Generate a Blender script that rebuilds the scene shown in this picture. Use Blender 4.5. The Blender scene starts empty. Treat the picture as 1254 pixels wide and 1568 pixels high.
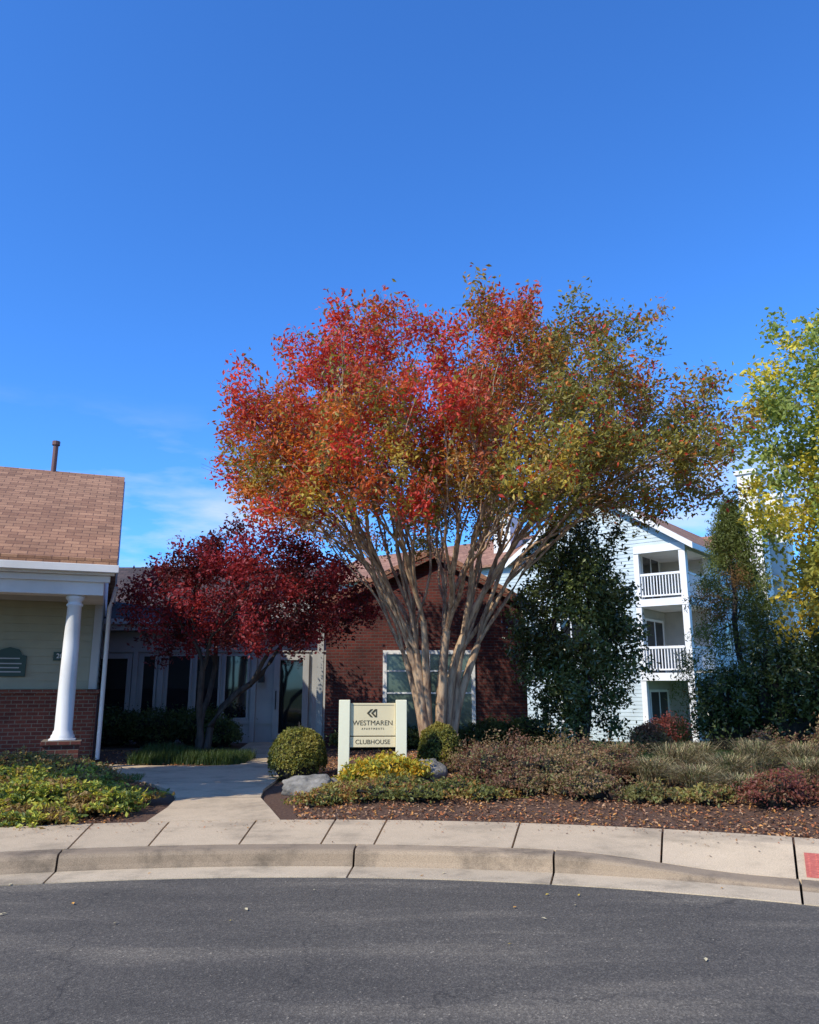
import bpy, math, random
import numpy as np
from mathutils import Vector, Matrix, noise
rng=np.random.default_rng(7); random.seed(7)
sc=bpy.context.scene
CX,CY=-1.0,-2.25

# ------------------------------------------------------------ materials
def newmat(name):
    m=bpy.data.materials.new(name); m.use_nodes=True
    nt=m.node_tree; b=nt.nodes['Principled BSDF']
    return m,nt,b
def nd(nt,t,**k):
    n=nt.nodes.new(t)
    for a,v in k.items():
        if a in n.inputs.keys(): n.inputs[a].default_value=v
        else: setattr(n,a,v)
    return n
def ramp(nt,fac,stops):
    r=nt.nodes.new('ShaderNodeValToRGB'); e=r.color_ramp.elements
    while len(e)<len(stops): e.new(.5)
    for i,(p,c) in enumerate(stops):
        e[i].position=p; e[i].color=(*c,1) if len(c)==3 else c
    nt.links.new(fac,r.inputs[0]); return r.outputs[0]
def mixc(nt,fac,a,b,mode='MIX'):
    m=nt.nodes.new('ShaderNodeMix'); m.data_type='RGBA'; m.blend_type=mode
    for s,v in ((m.inputs[0],fac),(m.inputs[6],a),(m.inputs[7],b)):
        if hasattr(v,'links') or isinstance(v,bpy.types.NodeSocket): nt.links.new(v,s)
        elif isinstance(v,(int,float)): s.default_value=v
        else: s.default_value=(*v,1)
    return m.outputs[2]
def noise_n(nt,scale,detail=4,vec=None,rough=.55):
    n=nd(nt,'ShaderNodeTexNoise'); n.inputs['Scale'].default_value=scale; n.inputs['Detail'].default_value=detail
    n.inputs['Roughness'].default_value=rough
    if vec is None:
        tc=nt.nodes.new('ShaderNodeTexCoord'); vec=tc.outputs['Object']
    nt.links.new(vec,n.inputs['Vector']); return n.outputs[0]
def bump(nt,b,h,strength=.4,dist=.01):
    n=nt.nodes.new('ShaderNodeBump'); n.inputs['Strength'].default_value=strength; n.inputs['Distance'].default_value=dist
    nt.links.new(h,n.inputs['Height']); nt.links.new(n.outputs[0],b.inputs['Normal'])
def paint(name,c,rough=.5,var=.12,scale=1.5,bmp=.1):
    m,nt,b=newmat(name)
    n=noise_n(nt,scale,6); d=tuple(x*(1-var*1.6) for x in c)
    nt.links.new(ramp(nt,n,[(.3,d),(.65,c)]),b.inputs['Base Color']); b.inputs['Roughness'].default_value=rough
    bump(nt,b,noise_n(nt,60,3),bmp,.004)
    return m
def brickmat(name,c1,c2,mortar,bw=.2,rh=.075,ms=.009,mode='wall',ax='x',var=.5):
    m,nt,b=newmat(name)
    tc=nt.nodes.new('ShaderNodeTexCoord'); s=nt.nodes.new('ShaderNodeSeparateXYZ'); nt.links.new(tc.outputs['Object'],s.inputs[0])
    c=nt.nodes.new('ShaderNodeCombineXYZ')
    if mode=='wall':
        a=nd(nt,'ShaderNodeMath',operation='ADD'); nt.links.new(s.outputs[0],a.inputs[0]); nt.links.new(s.outputs[1],a.inputs[1])
        nt.links.new(a.outputs[0],c.inputs[0]); nt.links.new(s.outputs[2],c.inputs[1])
    else:
        nt.links.new(s.outputs[0 if ax=='x' else 1],c.inputs[0])
        k=nd(nt,'ShaderNodeMath',operation='MULTIPLY'); nt.links.new(s.outputs[2],k.inputs[0]); k.inputs[1].default_value=1.9
        nt.links.new(k.outputs[0],c.inputs[1])
    t=nt.nodes.new('ShaderNodeTexBrick'); nt.links.new(c.outputs[0],t.inputs['Vector'])
    t.inputs['Scale'].default_value=1; t.inputs['Brick Width'].default_value=bw; t.inputs['Row Height'].default_value=rh
    t.inputs['Mortar Size'].default_value=ms; t.inputs['Mortar Smooth'].default_value=.2; t.inputs['Bias'].default_value=0
    t.inputs['Color1'].default_value=(*c1,1); t.inputs['Color2'].default_value=(*c2,1); t.inputs['Mortar'].default_value=(*mortar,1)
    big=ramp(nt,noise_n(nt,1.3,8),[(.3,(1-var,)*3),(.7,(1.1,)*3)])
    col=mixc(nt,1.0,t.outputs['Color'],big,'MULTIPLY')
    fine=ramp(nt,noise_n(nt,45,3),[(.3,(.75,)*3),(.7,(1.15,)*3)])
    col=mixc(nt,1.0,col,fine,'MULTIPLY')
    nt.links.new(col,b.inputs['Base Color']); b.inputs['Roughness'].default_value=.9
    inv=nd(nt,'ShaderNodeMath',operation='SUBTRACT'); inv.inputs[0].default_value=1; nt.links.new(t.outputs['Fac'],inv.inputs[1])
    bump(nt,b,inv.outputs[0],.7,.008)
    return m
def leafmat(name,rough=.5,trans=.3,spec=.4):
    m,nt,b=newmat(name)
    a=nt.nodes.new('ShaderNodeVertexColor'); a.layer_name='Col'
    nt.links.new(a.outputs[0],b.inputs['Base Color']); b.inputs['Roughness'].default_value=rough
    b.inputs['Specular IOR Level'].default_value=spec
    t=nt.nodes.new('ShaderNodeBsdfTranslucent'); 
    tcol=mixc(nt,1.0,a.outputs[0],(1.6,1.4,.8),'MULTIPLY'); nt.links.new(tcol,t.inputs[0])
    mx=nt.nodes.new('ShaderNodeMixShader'); mx.inputs[0].default_value=trans
    nt.links.new(b.outputs[0],mx.inputs[1]); nt.links.new(t.outputs[0],mx.inputs[2])
    nt.links.new(mx.outputs[0],nt.nodes['Material Output'].inputs[0]); return m
M_leaf=leafmat('leaf',.5,.36,.35); M_gloss=leafmat('glossy_leaf',.25,.15,.6); M_litter=leafmat('dry_leaf',.8,.1,.2)
M_white=paint('white_paint',(.82,.80,.76)); M_white_shaded=paint('white_paint_with_shade',(.42,.41,.38))  # second white is the same paint with shade put into its colour
M_cream=paint('cream_siding',(.31,.29,.19)); M_blue=paint('blue_grey_siding',(.50,.57,.57)); M_bal=paint('beige_siding',(.50,.48,.42))
M_dark=paint('dark_inside',(.02,.02,.02)); M_green=paint('dark_green_sign',(.008,.04,.025),.4)
M_brick=brickmat('red_brick',(.16,.028,.017),(.09,.016,.012),(.10,.07,.06))
M_brick2=brickmat('brown_red_brick',(.22,.058,.032),(.14,.035,.022),(.22,.17,.12))
M_sh_x=brickmat('shingles_x',(.44,.23,.125),(.27,.13,.07),(.15,.07,.045),.28,.15,.008,'roof','x',.25)
M_sh_y=brickmat('shingles_y',(.45,.23,.14),(.31,.145,.085),(.16,.07,.05),.28,.15,.008,'roof','y',.3)
M_sh_d=brickmat('dark_shingles',(.10,.065,.055),(.055,.04,.035),(.03,.02,.02),.28,.15,.008,'roof','x',.3)
M_signw=paint('sign_cream',(.70,.58,.34),.5,.06); M_signp=paint('sign_post_cream',(.78,.73,.50),.5,.04)
M_gold=paint('sign_letters',(.06,.045,.015),.4)
M_rust=paint('rusty_pipe',(.16,.07,.05))
def glass(name,c,r=.04):
    m,nt,b=newmat(name); b.inputs['Base Color'].default_value=(*c,1); b.inputs['Roughness'].default_value=r
    b.inputs['Specular IOR Level'].default_value=.8
    bump(nt,b,noise_n(nt,1.2,1),.15,.02); return m
M_glass=glass('window_glass',(.012,.014,.016)); M_glassg=glass('window_glass_with_blind',(.09,.125,.095),.12)
def barkmat(name,c1,c2,sc_=8):
    m,nt,b=newmat(name); tc=nt.nodes.new('ShaderNodeTexCoord'); mp=nt.nodes.new('ShaderNodeMapping'); mp.inputs['Scale'].default_value=(1,1,.25)
    nt.links.new(tc.outputs['Object'],mp.inputs[0]); n=noise_n(nt,sc_,6,mp.outputs[0])
    nt.links.new(ramp(nt,n,[(.35,c1),(.6,c2)]),b.inputs['Base Color']); b.inputs['Roughness'].default_value=.75
    bump(nt,b,n,.5,.02); return m
M_bark_m=barkmat('crape_myrtle_bark',(.17,.09,.05),(.50,.34,.20),11)
M_bark_d=barkmat('dark_bark',(.022,.016,.013),(.06,.042,.034),14)
M_bark_g=barkmat('grey_bark',(.12,.10,.08),(.3,.26,.21),10)
def concrete(name,c,stain=.35,lo_=.85):
    m,nt,b=newmat(name)
    d=tuple(x*(1-stain) for x in c); l=tuple(min(1,x*1.12) for x in c)
    big=ramp(nt,noise_n(nt,1.4,9,rough=.68),[(.34,d),(.5,c),(.72,l)])
    sp=ramp(nt,noise_n(nt,150,3),[(.3,(.65,)*3),(.6,(1.1,)*3)])
    g=nt.nodes.new('ShaderNodeNewGeometry')
    isl=nd(nt,'ShaderNodeMapRange'); nt.links.new(g.outputs['Random Per Island'],isl.inputs[0]); isl.inputs[3].default_value=lo_; isl.inputs[4].default_value=1.1
    col=mixc(nt,1.0,mixc(nt,1.0,big,sp,'MULTIPLY'),isl.outputs[0],'MULTIPLY')
    nt.links.new(col,b.inputs['Base Color']); b.inputs['Roughness'].default_value=.9
    bump(nt,b,noise_n(nt,120,4),.35,.004); return m
M_conc=concrete('concrete',(.57,.43,.27),.32,.8); M_curb=concrete('kerb_concrete',(.36,.26,.16),.6,.75); M_gut=concrete('gutter_concrete',(.57,.44,.28),.4)
m,nt,b=newmat('asphalt'); M_asph=m
v=nt.nodes.new('ShaderNodeTexVoronoi'); v.inputs['Scale'].default_value=95
tc=nt.nodes.new('ShaderNodeTexCoord'); nt.links.new(tc.outputs['Object'],v.inputs['Vector'])
agg=ramp(nt,v.outputs['Color'],[(.0,(.5,.49,.47)),(.6,(.9,.89,.87)),(.9,(1.4,1.4,1.36)),(.97,(3.0,2.9,2.7))])
mp=nt.nodes.new('ShaderNodeMapping'); mp.inputs['Scale'].default_value=(.35,1.6,1); nt.links.new(tc.outputs['Object'],mp.inputs[0])
big=ramp(nt,noise_n(nt,1.1,8,mp.outputs[0],.62),[(.34,(.085,.072,.055)),(.52,(.115,.097,.074)),(.66,(.18,.15,.11))])
fine=ramp(nt,noise_n(nt,220,2),[(.35,(.6,)*3),(.65,(1.35,)*3)])
vc=nt.nodes.new('ShaderNodeTexVoronoi'); vc.feature='DISTANCE_TO_EDGE'; vc.inputs['Scale'].default_value=.35
wn=nt.nodes.new('ShaderNodeTexNoise'); wn.inputs['Scale'].default_value=2.2; wn.inputs['Detail'].default_value=6; nt.links.new(tc.outputs['Object'],wn.inputs['Vector'])
wv=nt.nodes.new('ShaderNodeVectorMath'); wv.operation='MULTIPLY_ADD'; nt.links.new(wn.outputs['Color'],wv.inputs[0]); wv.inputs[1].default_value=(.8,.8,0); nt.links.new(tc.outputs['Object'],wv.inputs[2])
nt.links.new(wv.outputs[0],vc.inputs['Vector'])
crk=ramp(nt,vc.outputs['Distance'],[(.0,(.6,)*3),(.003,(1,1,1))])
nt.links.new(mixc(nt,1.,mixc(nt,1.,mixc(nt,1.,big,agg,'MULTIPLY'),fine,'MULTIPLY'),crk,'MULTIPLY'),b.inputs['Base Color']); b.inputs['Roughness'].default_value=.9
bump(nt,b,v.outputs['Distance'],.5,.005)
m,nt,b=newmat('red_tactile'); M_red=m; nt.links.new(ramp(nt,noise_n(nt,25,5),[(.3,(.42,.09,.06)),(.7,(.6,.16,.11))]),b.inputs['Base Color']); b.inputs['Roughness'].default_value=.8
m,nt,b=newmat('rock'); M_rock=m
nt.links.new(ramp(nt,noise_n(nt,7,9),[(.3,(.10,.09,.075)),(.55,(.22,.20,.165)),(.75,(.34,.30,.25))]),b.inputs['Base Color']); b.inputs['Roughness'].default_value=.9; bump(nt,b,noise_n(nt,18,8),.8,.03)
m,nt,b=newmat('ground_mulch_and_lawn'); M_ground=m
a=nt.nodes.new('ShaderNodeVertexColor'); a.layer_name='Col'
mul=ramp(nt,noise_n(nt,26,9,rough=.75),[(.3,(.04,.022,.014)),(.5,(.13,.065,.035)),(.72,(.27,.15,.09))])
gr=ramp(nt,noise_n(nt,14,9,rough=.7),[(.3,(.025,.05,.01)),(.6,(.07,.13,.025)),(.8,(.13,.18,.05))])
nt.links.new(mixc(nt,a.outputs[0],mul,gr),b.inputs['Base Color']); b.inputs['Roughness'].default_value=.95; bump(nt,b,noise_n(nt,40,8,rough=.7),1,.04)

# ------------------------------------------------------------ mesh builder
def empty(name,loc=(0,0,0),rz=0):
    e=bpy.data.objects.new(name,None); sc.collection.objects.link(e); e.location=loc; e.rotation_euler=(0,0,rz); e.empty_display_size=.2; return e
def mkobj(name,V,F,mat,parent=None,smooth=False,col=None,bevel=0):
    me=bpy.data.meshes.new(name); me.from_pydata(V.tolist() if hasattr(V,'tolist') else V,[],F.tolist() if hasattr(F,'tolist') else F)
    me.materials.append(mat)
    if col is not None:
        at=me.color_attributes.new('Col','FLOAT_COLOR','POINT')
        c=np.ones((len(me.vertices),4),np.float32); c[:,:3]=col; at.data.foreach_set('color',c.ravel())
    if smooth: me.polygons.foreach_set('use_smooth',[True]*len(me.polygons))
    me.update(); o=bpy.data.objects.new(name,me); sc.collection.objects.link(o)
    if parent: o.parent=parent
    if bevel:
        bm=o.modifiers.new('b','BEVEL'); bm.width=bevel; bm.segments=2; bm.limit_method='ANGLE'
    return o
class MB:
    def __init__(s): s.v=[]; s.f=[]
    def poly(s,pts):
        n=len(s.v); s.v+= [tuple(p) for p in pts]; s.f.append(list(range(n,n+len(pts))))
    def box(s,x0,x1,y0,y1,z0,z1):
        n=len(s.v)
        s.v+=[(x0,y0,z0),(x1,y0,z0),(x1,y1,z0),(x0,y1,z0),(x0,y0,z1),(x1,y0,z1),(x1,y1,z1),(x0,y1,z1)]
        s.f+=[[n+3,n+2,n+1,n],[n+4,n+5,n+6,n+7],[n,n+1,n+5,n+4],[n+1,n+2,n+6,n+5],[n+2,n+3,n+7,n+6],[n+3,n,n+4,n+7]]
    def prism(s,prof,a,b,axis):
        n=len(s.v); k=len(prof)
        for t in (a,b):
            for (u,z) in prof: s.v.append((t,u,z) if axis=='x' else ((u,t,z) if axis=='y' else (u,z,t)))
        s.f.append(list(range(n,n+k))[::-1]); s.f.append(list(range(n+k,n+2*k)))
        for i in range(k): j=(i+1)%k; s.f.append([n+i,n+j,n+k+j,n+k+i])
    def lathe(s,cx,cy,prof,seg=20):
        n=len(s.v)
        for (r,z) in prof:
            for i in range(seg): a=2*math.pi*i/seg; s.v.append((cx+r*math.cos(a),cy+r*math.sin(a),z))
        for k in range(len(prof)-1):
            for i in range(seg):
                j=(i+1)%seg; s.f.append([n+k*seg+i,n+k*seg+j,n+(k+1)*seg+j,n+(k+1)*seg+i])
        s.f.append([n+(len(prof)-1)*seg+i for i in range(seg)])
    def siding(s,p0,p1,z0,z1,h=.13,lim=None):
        p0=np.array(p0,float); p1=np.array(p1,float); L=np.linalg.norm(p1-p0); d=(p1-p0)/L; nn=np.array([d[1],-d[0]])
        z=z0
        while z<z1-1e-4:
            zt=min(z+h,z1); a0,a1=(0,L) if lim is None else lim((z+zt)/2)
            if a1>a0:
                A=p0+d*a0; B=p0+d*a1; o=nn*.018
                s.poly([(*(A+o),z),(*(B+o),z),(*B,zt),(*A,zt)]); s.poly([(*A,z),(*B,z),(*(B+o),z),(*(A+o),z)])
            z=zt
    def tube(s,pts,rads,k=6):
        pts=[np.asarray(p,float) for p in pts]; n0=len(s.v); up=np.array([.31,.17,.93])
        for i,p in enumerate(pts):
            d=pts[min(i+1,len(pts)-1)]-pts[max(i-1,0)]; d/= (np.linalg.norm(d)+1e-9)
            a=np.cross(d,up if abs(d@up)<.95 else np.array([1.,0,0])); a/=np.linalg.norm(a)+1e-9; b=np.cross(d,a)
            for j in range(k):
                t=2*math.pi*j/k; s.v.append(tuple(p+rads[i]*(a*math.cos(t)+b*math.sin(t))))
        for i in range(len(pts)-1):
            for j in range(k):
                j2=(j+1)%k; s.f.append([n0+i*k+j,n0+i*k+j2,n0+(i+1)*k+j2,n0+(i+1)*k+j])
    def obj(s,name,mat,parent=None,**k):
        return mkobj(name,s.v,s.f,mat,parent,**k)

# ------------------------------------------------------------ foliage tools
def nrm(a): return a/(np.linalg.norm(a,axis=-1,keepdims=True)+1e-9)
def leaves(name,C,size,col,mat,parent=None,up=.6,w=.45,droop=0):
    N=len(C); n=rng.normal(size=(N,3)); n[:,2]+=up; n=nrm(n); t=nrm(np.cross(n,rng.normal(size=(N,3)))); t[:,2]-=droop; t=nrm(t); b=nrm(np.cross(n,t))
    s=(size*(.65+.7*rng.random(N)))[:,None]
    V=np.stack([C-t*s,C+b*s*w+n*s*.18,C+t*s,C-b*s*w+n*s*.18],1).reshape(-1,3)
    F=np.arange(4*N).reshape(-1,4)
    col=col*(.72+.56*rng.random((N,1)))
    return mkobj(name,V,F,mat,parent,col=np.repeat(col,4,axis=0))
def n3(p,s,off=0): return noise.noise(Vector((p[0]*s+off,p[1]*s+off*1.7,p[2]*s-off)))
def kmeans2(D,k=2):
    c=D[rng.choice(len(D),k,replace=False)]
    for _ in range(6):
        lab=np.argmin(((D[:,None]-c[None])**2).sum(2),1)
        for i in range(k):
            if (lab==i).any(): c[i]=D[lab==i].mean(0)
    return lab
def grow(mb,p,d,T,rt,ex,wig=.12,frac=.38,thick=1.0):
    n=len(T); r=rt*n**ex*thick
    if n==1:
        v=T[0]-p; L=np.linalg.norm(v); mid=p+v*.5+rng.normal(size=3)*L*.08+d*L*.08
        mb.tube([p,mid,T[0]],[r,r*.8,r*.45],3); return
    c=T.mean(0); v=c-p; L=np.linalg.norm(v)+1e-6
    nd_=nrm(d*.55+v/L*.6+rng.normal(size=3)*wig*.6); st=L*frac*(.8+.4*rng.random())
    q=p+nd_*st; m1=p+d*st*.33+rng.normal(size=3)*st*wig*.25; m2=q-nd_*st*.33+rng.normal(size=3)*st*wig*.25
    pts=[]; 
    for t in (0,.33,.66,1): pts.append((1-t)**3*p+3*(1-t)**2*t*m1+3*(1-t)*t*t*m2+t**3*q)
    mb.tube(pts,[r,r*.97,r*.93,r*.9],8 if r>.04 else (5 if r>.015 else 4))
    D=nrm(T-q)+ (T-q)*.15
    lab=kmeans2(D,2)
    for i in (0,1):
        S=T[lab==i]
        if len(S): grow(mb,q,nd_,S,rt,ex,wig,frac,thick)
def clusters(T,per,sp,out_c=None,out=0):
    C=np.repeat(T,per,axis=0); C=C+np.clip(rng.normal(size=C.shape),-1.7,1.7)*sp
    if out_c is not None: 
        dd=nrm(np.repeat(T,per,axis=0)-out_c); C=C+dd*(rng.random((len(C),1))*out)
    return C

# ------------------------------------------------------------ terrain
PATH=[(-2.2,9),(-2.6,11.5),(-3.2,14),(-2.8,17),(-3.4,22)]
PATH2=[(-3.2,14.2),(-6,15)]
def dseg(x,y,P):
    d=np.full(np.shape(x),1e9)
    for (a,b),(c,e) in zip(P[:-1],P[1:]):
        L=(c-a)**2+(e-b)**2; t=np.clip(((x-a)*(c-a)+(y-b)*(e-b))/L,0,1); d=np.minimum(d,np.hypot(x-a-t*(c-a),y-b-t*(e-b)))
    return d
def ss(a,b,x): t=np.clip((x-a)/(b-a),0,1); return t*t*(3-2*t)
def gz(x,y):
    x=np.asarray(x,float); y=np.asarray(y,float)
    R=np.hypot(x-CX,y-CY); z=np.where(R<11.3,-.1,.115)
    z=np.where((np.abs(x-CX)<4.6)&(y<-8),-.1,z)
    dp=np.minimum(dseg(x,y,PATH),dseg(x,y,PATH2))
    mound=.13*ss(1.1,2.4,dp)*ss(11.55,13,R)*(1-ss(17,20,y))+ .02*np.sin(x*3.1)*np.cos(y*2.7)*ss(1.3,2.4,dp)
    z=z+np.where(R>=11.3,mound,0)
    z=z-.85*ss(21,29,y)*ss(3.5,8,x)
    return z
def lawnmask(x,y):
    m=ss(15.2,15.8,y+.35*np.sin(x*.9))*ss(3.0,3.6,x)
    m=np.maximum(m,ss(24,25,y)); m=np.maximum(m,ss(13,15,np.abs(x))*1.0)
    m=np.maximum(m,(y<-3)*1.0)
    return m
far=np.array([-1500,-700,-300,-150,-80,-50,-35,-25,-18])
xs=np.concatenate([far,np.arange(-14,16,.16),-far[::-1]]); ys=np.concatenate([far,np.arange(-14,6,.8),np.arange(6,34,.16),[38,45,60,90,150,300,700,1500]])
XX,YY=np.meshgrid(xs,ys); ZZ=gz(XX,YY); H,W_=XX.shape
idx=np.arange(H*W_).reshape(H,W_); F=np.stack([idx[:-1,:-1],idx[:-1,1:],idx[1:,1:],idx[1:,:-1]],-1).reshape(-1,4)
lm=lawnmask(XX,YY).ravel()
mkobj('ground',np.stack([XX,YY,ZZ],-1).reshape(-1,3),F,M_ground,smooth=True,col=np.stack([lm]*3,-1))

# road
mb=MB(); seg=160
mb.v.append((CX,CY,0.004))
for i in range(seg): a=2*math.pi*i/seg; mb.v.append((CX+9.52*math.sin(a),CY+9.52*math.cos(a),.004))
for i in range(seg): mb.f.append([0,1+(i+1)%seg,1+i])
mb.poly([(CX-3.6,-70,.0),(CX+3.6,-70,.0),(CX+3.6,-10,.0),(CX-3.6,-10,.0)])
mb.obj('asphalt_road',M_asph)
def Hc(th): return .135-.105*float(ss(13,23,th))
def sector(mb,t0,t1,prof,skirt=.05,gap=.055):
    t0+=gap; t1-=gap; k=max(2,int((t1-t0)/1.0)+1)
    n0=len(mb.v)
    for i in range(k+1):
        th=t0+(t1-t0)*i/k; P=prof(th); P=[(P[0][0],P[0][1]-skirt)]+P+[(P[-1][0],P[-1][1]-skirt)]
        a=math.radians(th)
        for R,z in P: mb.v.append((CX+R*math.sin(a),CY+R*math.cos(a),z))
    m_=len(P)
    for i in range(k):
        for j in range(m_-1): mb.f.append([n0+i*m_+j,n0+(i+1)*m_+j,n0+(i+1)*m_+j+1,n0+i*m_+j+1])
    for i in (0,k): mb.f.append([n0+i*m_+j for j in range(m_)])
root=empty('kerb_and_gutter')
cj=[-150,-135,-120,-105,-90,-76,-62,-48,-34,-12.4,2.8,13.2,24.6,39,54,69,84,99,114,129,150]
mk=MB(); mg=MB()
for a,b_ in zip(cj[:-1],cj[1:]):
    sector(mg,a,b_,lambda th:[(9.5,.012),(9.94,.004)])
    sector(mk,a,b_,lambda th:(lambda h:[(9.955,.0),(9.975,.3*h),(9.99,h*.75),(10.01,h*.93),(10.04,h),(10.24,h+.003)])(Hc(th)))
mg.obj('gutter',M_gut,root); mk.obj('kerb',M_curb,root)
sj=[-150,-140,-130,-120,-110,-100,-90,-82,-74,-66,-58,-50,-43,-36,-29,-22,-17,-12.2,-8.2,-3.5,.85,3.7,11,18.4,24.5,31,38,46,54,62,70,78,86,94,102,110,120,130,140,150]
ms_=MB()
def swz(th,R): h=Hc(th)+.003; return h+(.152-h)*min(1,max(0,(R-10.25)/.9))
for a,b_ in zip(sj[:-1],sj[1:]):
    sector(ms_,a,b_,lambda th:[(R,swz(th,R)) for R in (10.255,10.5,10.8,11.15,11.56)])
ms_.obj('sidewalk',M_conc)
pad=empty('tactile_paving'); mp_=MB(); sector(mp_,24.9,33,lambda th:[(R,swz(th,R)+.006) for R in (10.3,10.5,10.7,10.92)],.004,0); mp_.obj('pad',M_red,pad)
md=MB()
for th in np.arange(25.1,33,.33):
    for R in np.arange(10.34,10.9,.06):
        a=math.radians(th); md.lathe(CX+R*math.sin(a),CY+R*math.cos(a),[(.014,swz(th,R)+.005),(.009,swz(th,R)+.012)],6)
md.obj('domes',M_red,pad)
# walkway
wp=[(-1.45,9.33),(-1.72,10.2),(-2.0,11.1),(-2.12,12.0),(-2.12,13.0),(-2.15,14),(-2.35,15.5),(-2.65,18),(-2.75,21.9),(-4.3,21.9),(-4.0,19),(-3.3,16.4),(-3.25,15.7),(-3.8,15.4),(-5.2,15.5),(-6.4,15.9),(-6.0,14.6),(-4.9,13.6),(-4.0,12.7),(-3.35,11.7),(-3.1,11),(-2.98,10.2),(-2.9,9.15)]
def arcp(x): return CY+math.sqrt(11.57**2-(x-CX)**2)
wp[0]=(-1.45,arcp(-1.45)); wp[-1]=(-2.9,arcp(-2.9)); wp+= [(-2.5,arcp(-2.5)),(-2.0,arcp(-2.0))]
mw=MB(); mw.prism(wp,.05,.156,'z'); o=mw.obj('walkway',M_conc)
mj=MB()
for (x0,y0,x1,y1) in ((-3.12,11.0,-2.0,11.1),(-4.2,12.95,-2.12,12.6),(-4.9,13.7,-3.3,15.7),(-2.3,14.6,-3.3,15.8),(-3.75,17.5,-2.6,17.5)):
    d=np.array([x1-x0,y1-y0]); nn=np.array([-d[1],d[0]])/np.linalg.norm(d)*.006; A=np.array([x0,y0]);B=np.array([x1,y1])
    mj.poly([(*(A-nn),.160),(*(B-nn),.160),(*(B+nn),.160),(*(A+nn),.160)])
mj.obj('walkway_joints',M_dark)

# ------------------------------------------------------------ left pavilion
def window(parent,x0,x1,z0,z1,y,fr=.07,glassm=None,mull=(),bars=(),proud=.05,framem=None):
    w=MB(); f=framem or M_white
    w.box(x0,x0+fr,y-proud,y+.01,z0,z1); w.box(x1-fr,x1,y-proud,y+.01,z0,z1)
    w.box(x0+fr,x1-fr,y-proud,y+.01,z1-fr,z1); w.box(x0+fr,x1-fr,y-proud,y+.01,z0,z0+fr)
    for m in mull: w.box(m-.03,m+.03,y-proud*.8,y+.01,z0+fr,z1-fr)
    for bz in bars:
        segs=[x0+fr]+[v for m in mull for v in (m-.03,m+.03)]+[x1-fr]
        for i in range(0,len(segs),2): w.box(segs[i],segs[i+1],y-proud*.7,y+.01,bz-.022,bz+.022)
    w.obj('window_frame',f,parent,bevel=.006)
    g=MB(); g.box(x0+fr,x1-fr,y-.012,y-.002,z0+fr,z1-fr); g.obj('window_glass',glassm or M_glass,parent)
pv=empty('porch_building',(-5.46,14.5,0),math.radians(20.5))
r_=4.56
w=MB(); w.prism([(-.02,3.80),(r_,6.56),(2*r_+.02,3.80),(2*r_+.02,3.90),(r_,6.68),(-.02,3.92)],-14,0,'x'); w.obj('roof',M_sh_x,pv)
w=MB()
w.box(-14,-.03,.0,.10,3.62,3.795)     # fascia
w.box(-14,.04,-.13,-.003,3.66,3.80)    # gutter
w.box(-14,-.10,.10,.2,3.50,3.62)
w.box(-14,-.2,.16,.56,3.26,3.60)     # beam
w.box(-.6,-.2,.56,2.0,3.26,3.58)
w.prism([(.1,3.62),(2*r_-.1,3.62),(2*r_-.1,3.78),(r_,6.5),(.1,3.78)],-.32,-.2,'x')
w.box(-14,-.2,.56,9,3.50,3.60)
w.obj('trim',M_white,pv,bevel=.008)
w=MB()
w.prism([(-.0,3.68),(r_,6.42),(2*r_,3.68),(2*r_,3.80),(r_,6.56),(0,3.80)],-.03,.02,'x'); w.obj('rake_board',M_white,pv)
w=MB()
w.siding((-14,2.0),(-.25,2.0),1.56,3.5,.16); w.siding((-.25,2.0),(-.25,9),1.56,3.5,.16); w.obj('siding',M_cream,pv)
w=MB(); w.box(-14,-.27,2.02,9,.05,3.5); w.obj('inner_wall',M_cream,pv)
w=MB(); w.box(-14,-.2,1.93,2.0,.05,1.47); w.box(-.25,-.18,1.93,9,.05,1.47)
w.obj('brick_wainscot',M_brick2,pv)
w=MB(); w.box(-14,-.15,1.89,2.0,1.473,1.55);w.box(-.14,-.2,2.0,9,1.473,1.55); w.obj('brick_cap',M_brick2,pv)
w=MB(); w.box(-.36,-.22,1.955,2.02,1.56,3.5); w.box(-.25,-.2,2.0,2.14,1.56,3.5); w.box(-14,-.36,1.95,1.985,3.3,3.5); w.obj('corner_board',M_white_shaded,pv)
w=MB(); w.tube([(.02,1.7,3.6),(-.02,1.85,3.4),(-.08,1.9,3.2),(-.08,1.9,.2)],[.045]*4,8); w.obj('downspout',M_white,pv,smooth=True)
for i,cx in enumerate((-.68,-3.9,-7.1,-10.3)):
    w=MB(); w.box(cx-.29,cx+.29,.07,.65,.05,.60); w.obj('brick_pier',M_brick2,pv)
    w=MB(); w.box(cx-.33,cx+.33,.03,.69,.602,.675); w.obj('pier_cap',M_brick2,pv,bevel=.01)
    w=MB(); w.lathe(cx,.36,[(.20,.68),(.20,.75),(.175,.78),(.17,.82),(.15,.85),(.148,1.5),(.138,2.4),(.122,3.05),(.145,3.07),(.145,3.1),(.122,3.12),(.122,3.15),(.165,3.2),(.165,3.255)],28)
    w.box(cx-.22,cx+.22,.14,.58,.676,.70); o=w.obj('column',M_white,pv,smooth=True); 
    o.data.polygons.foreach_set('use_smooth',[len(p.vertices)==4 and abs(p.normal.z)<.9 for p in o.data.polygons])
w=MB(); w.box(-14,-.2,.1,2.0,.0,.16); w.obj('porch_floor',M_conc,pv)
w=MB(); w.tube([(-1.62,r_,6.5),(-1.62,r_,7.32)],[.06,.06],12); w.tube([(-1.62,r_,7.32),(-1.62,r_,7.42)],[.09,.09],12); w.tube([(-1.62,r_,7.42),(-1.62,r_,7.43)],[.09,.0],12); w.obj('vent_pipe',M_rust,pv,smooth=False)
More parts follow.
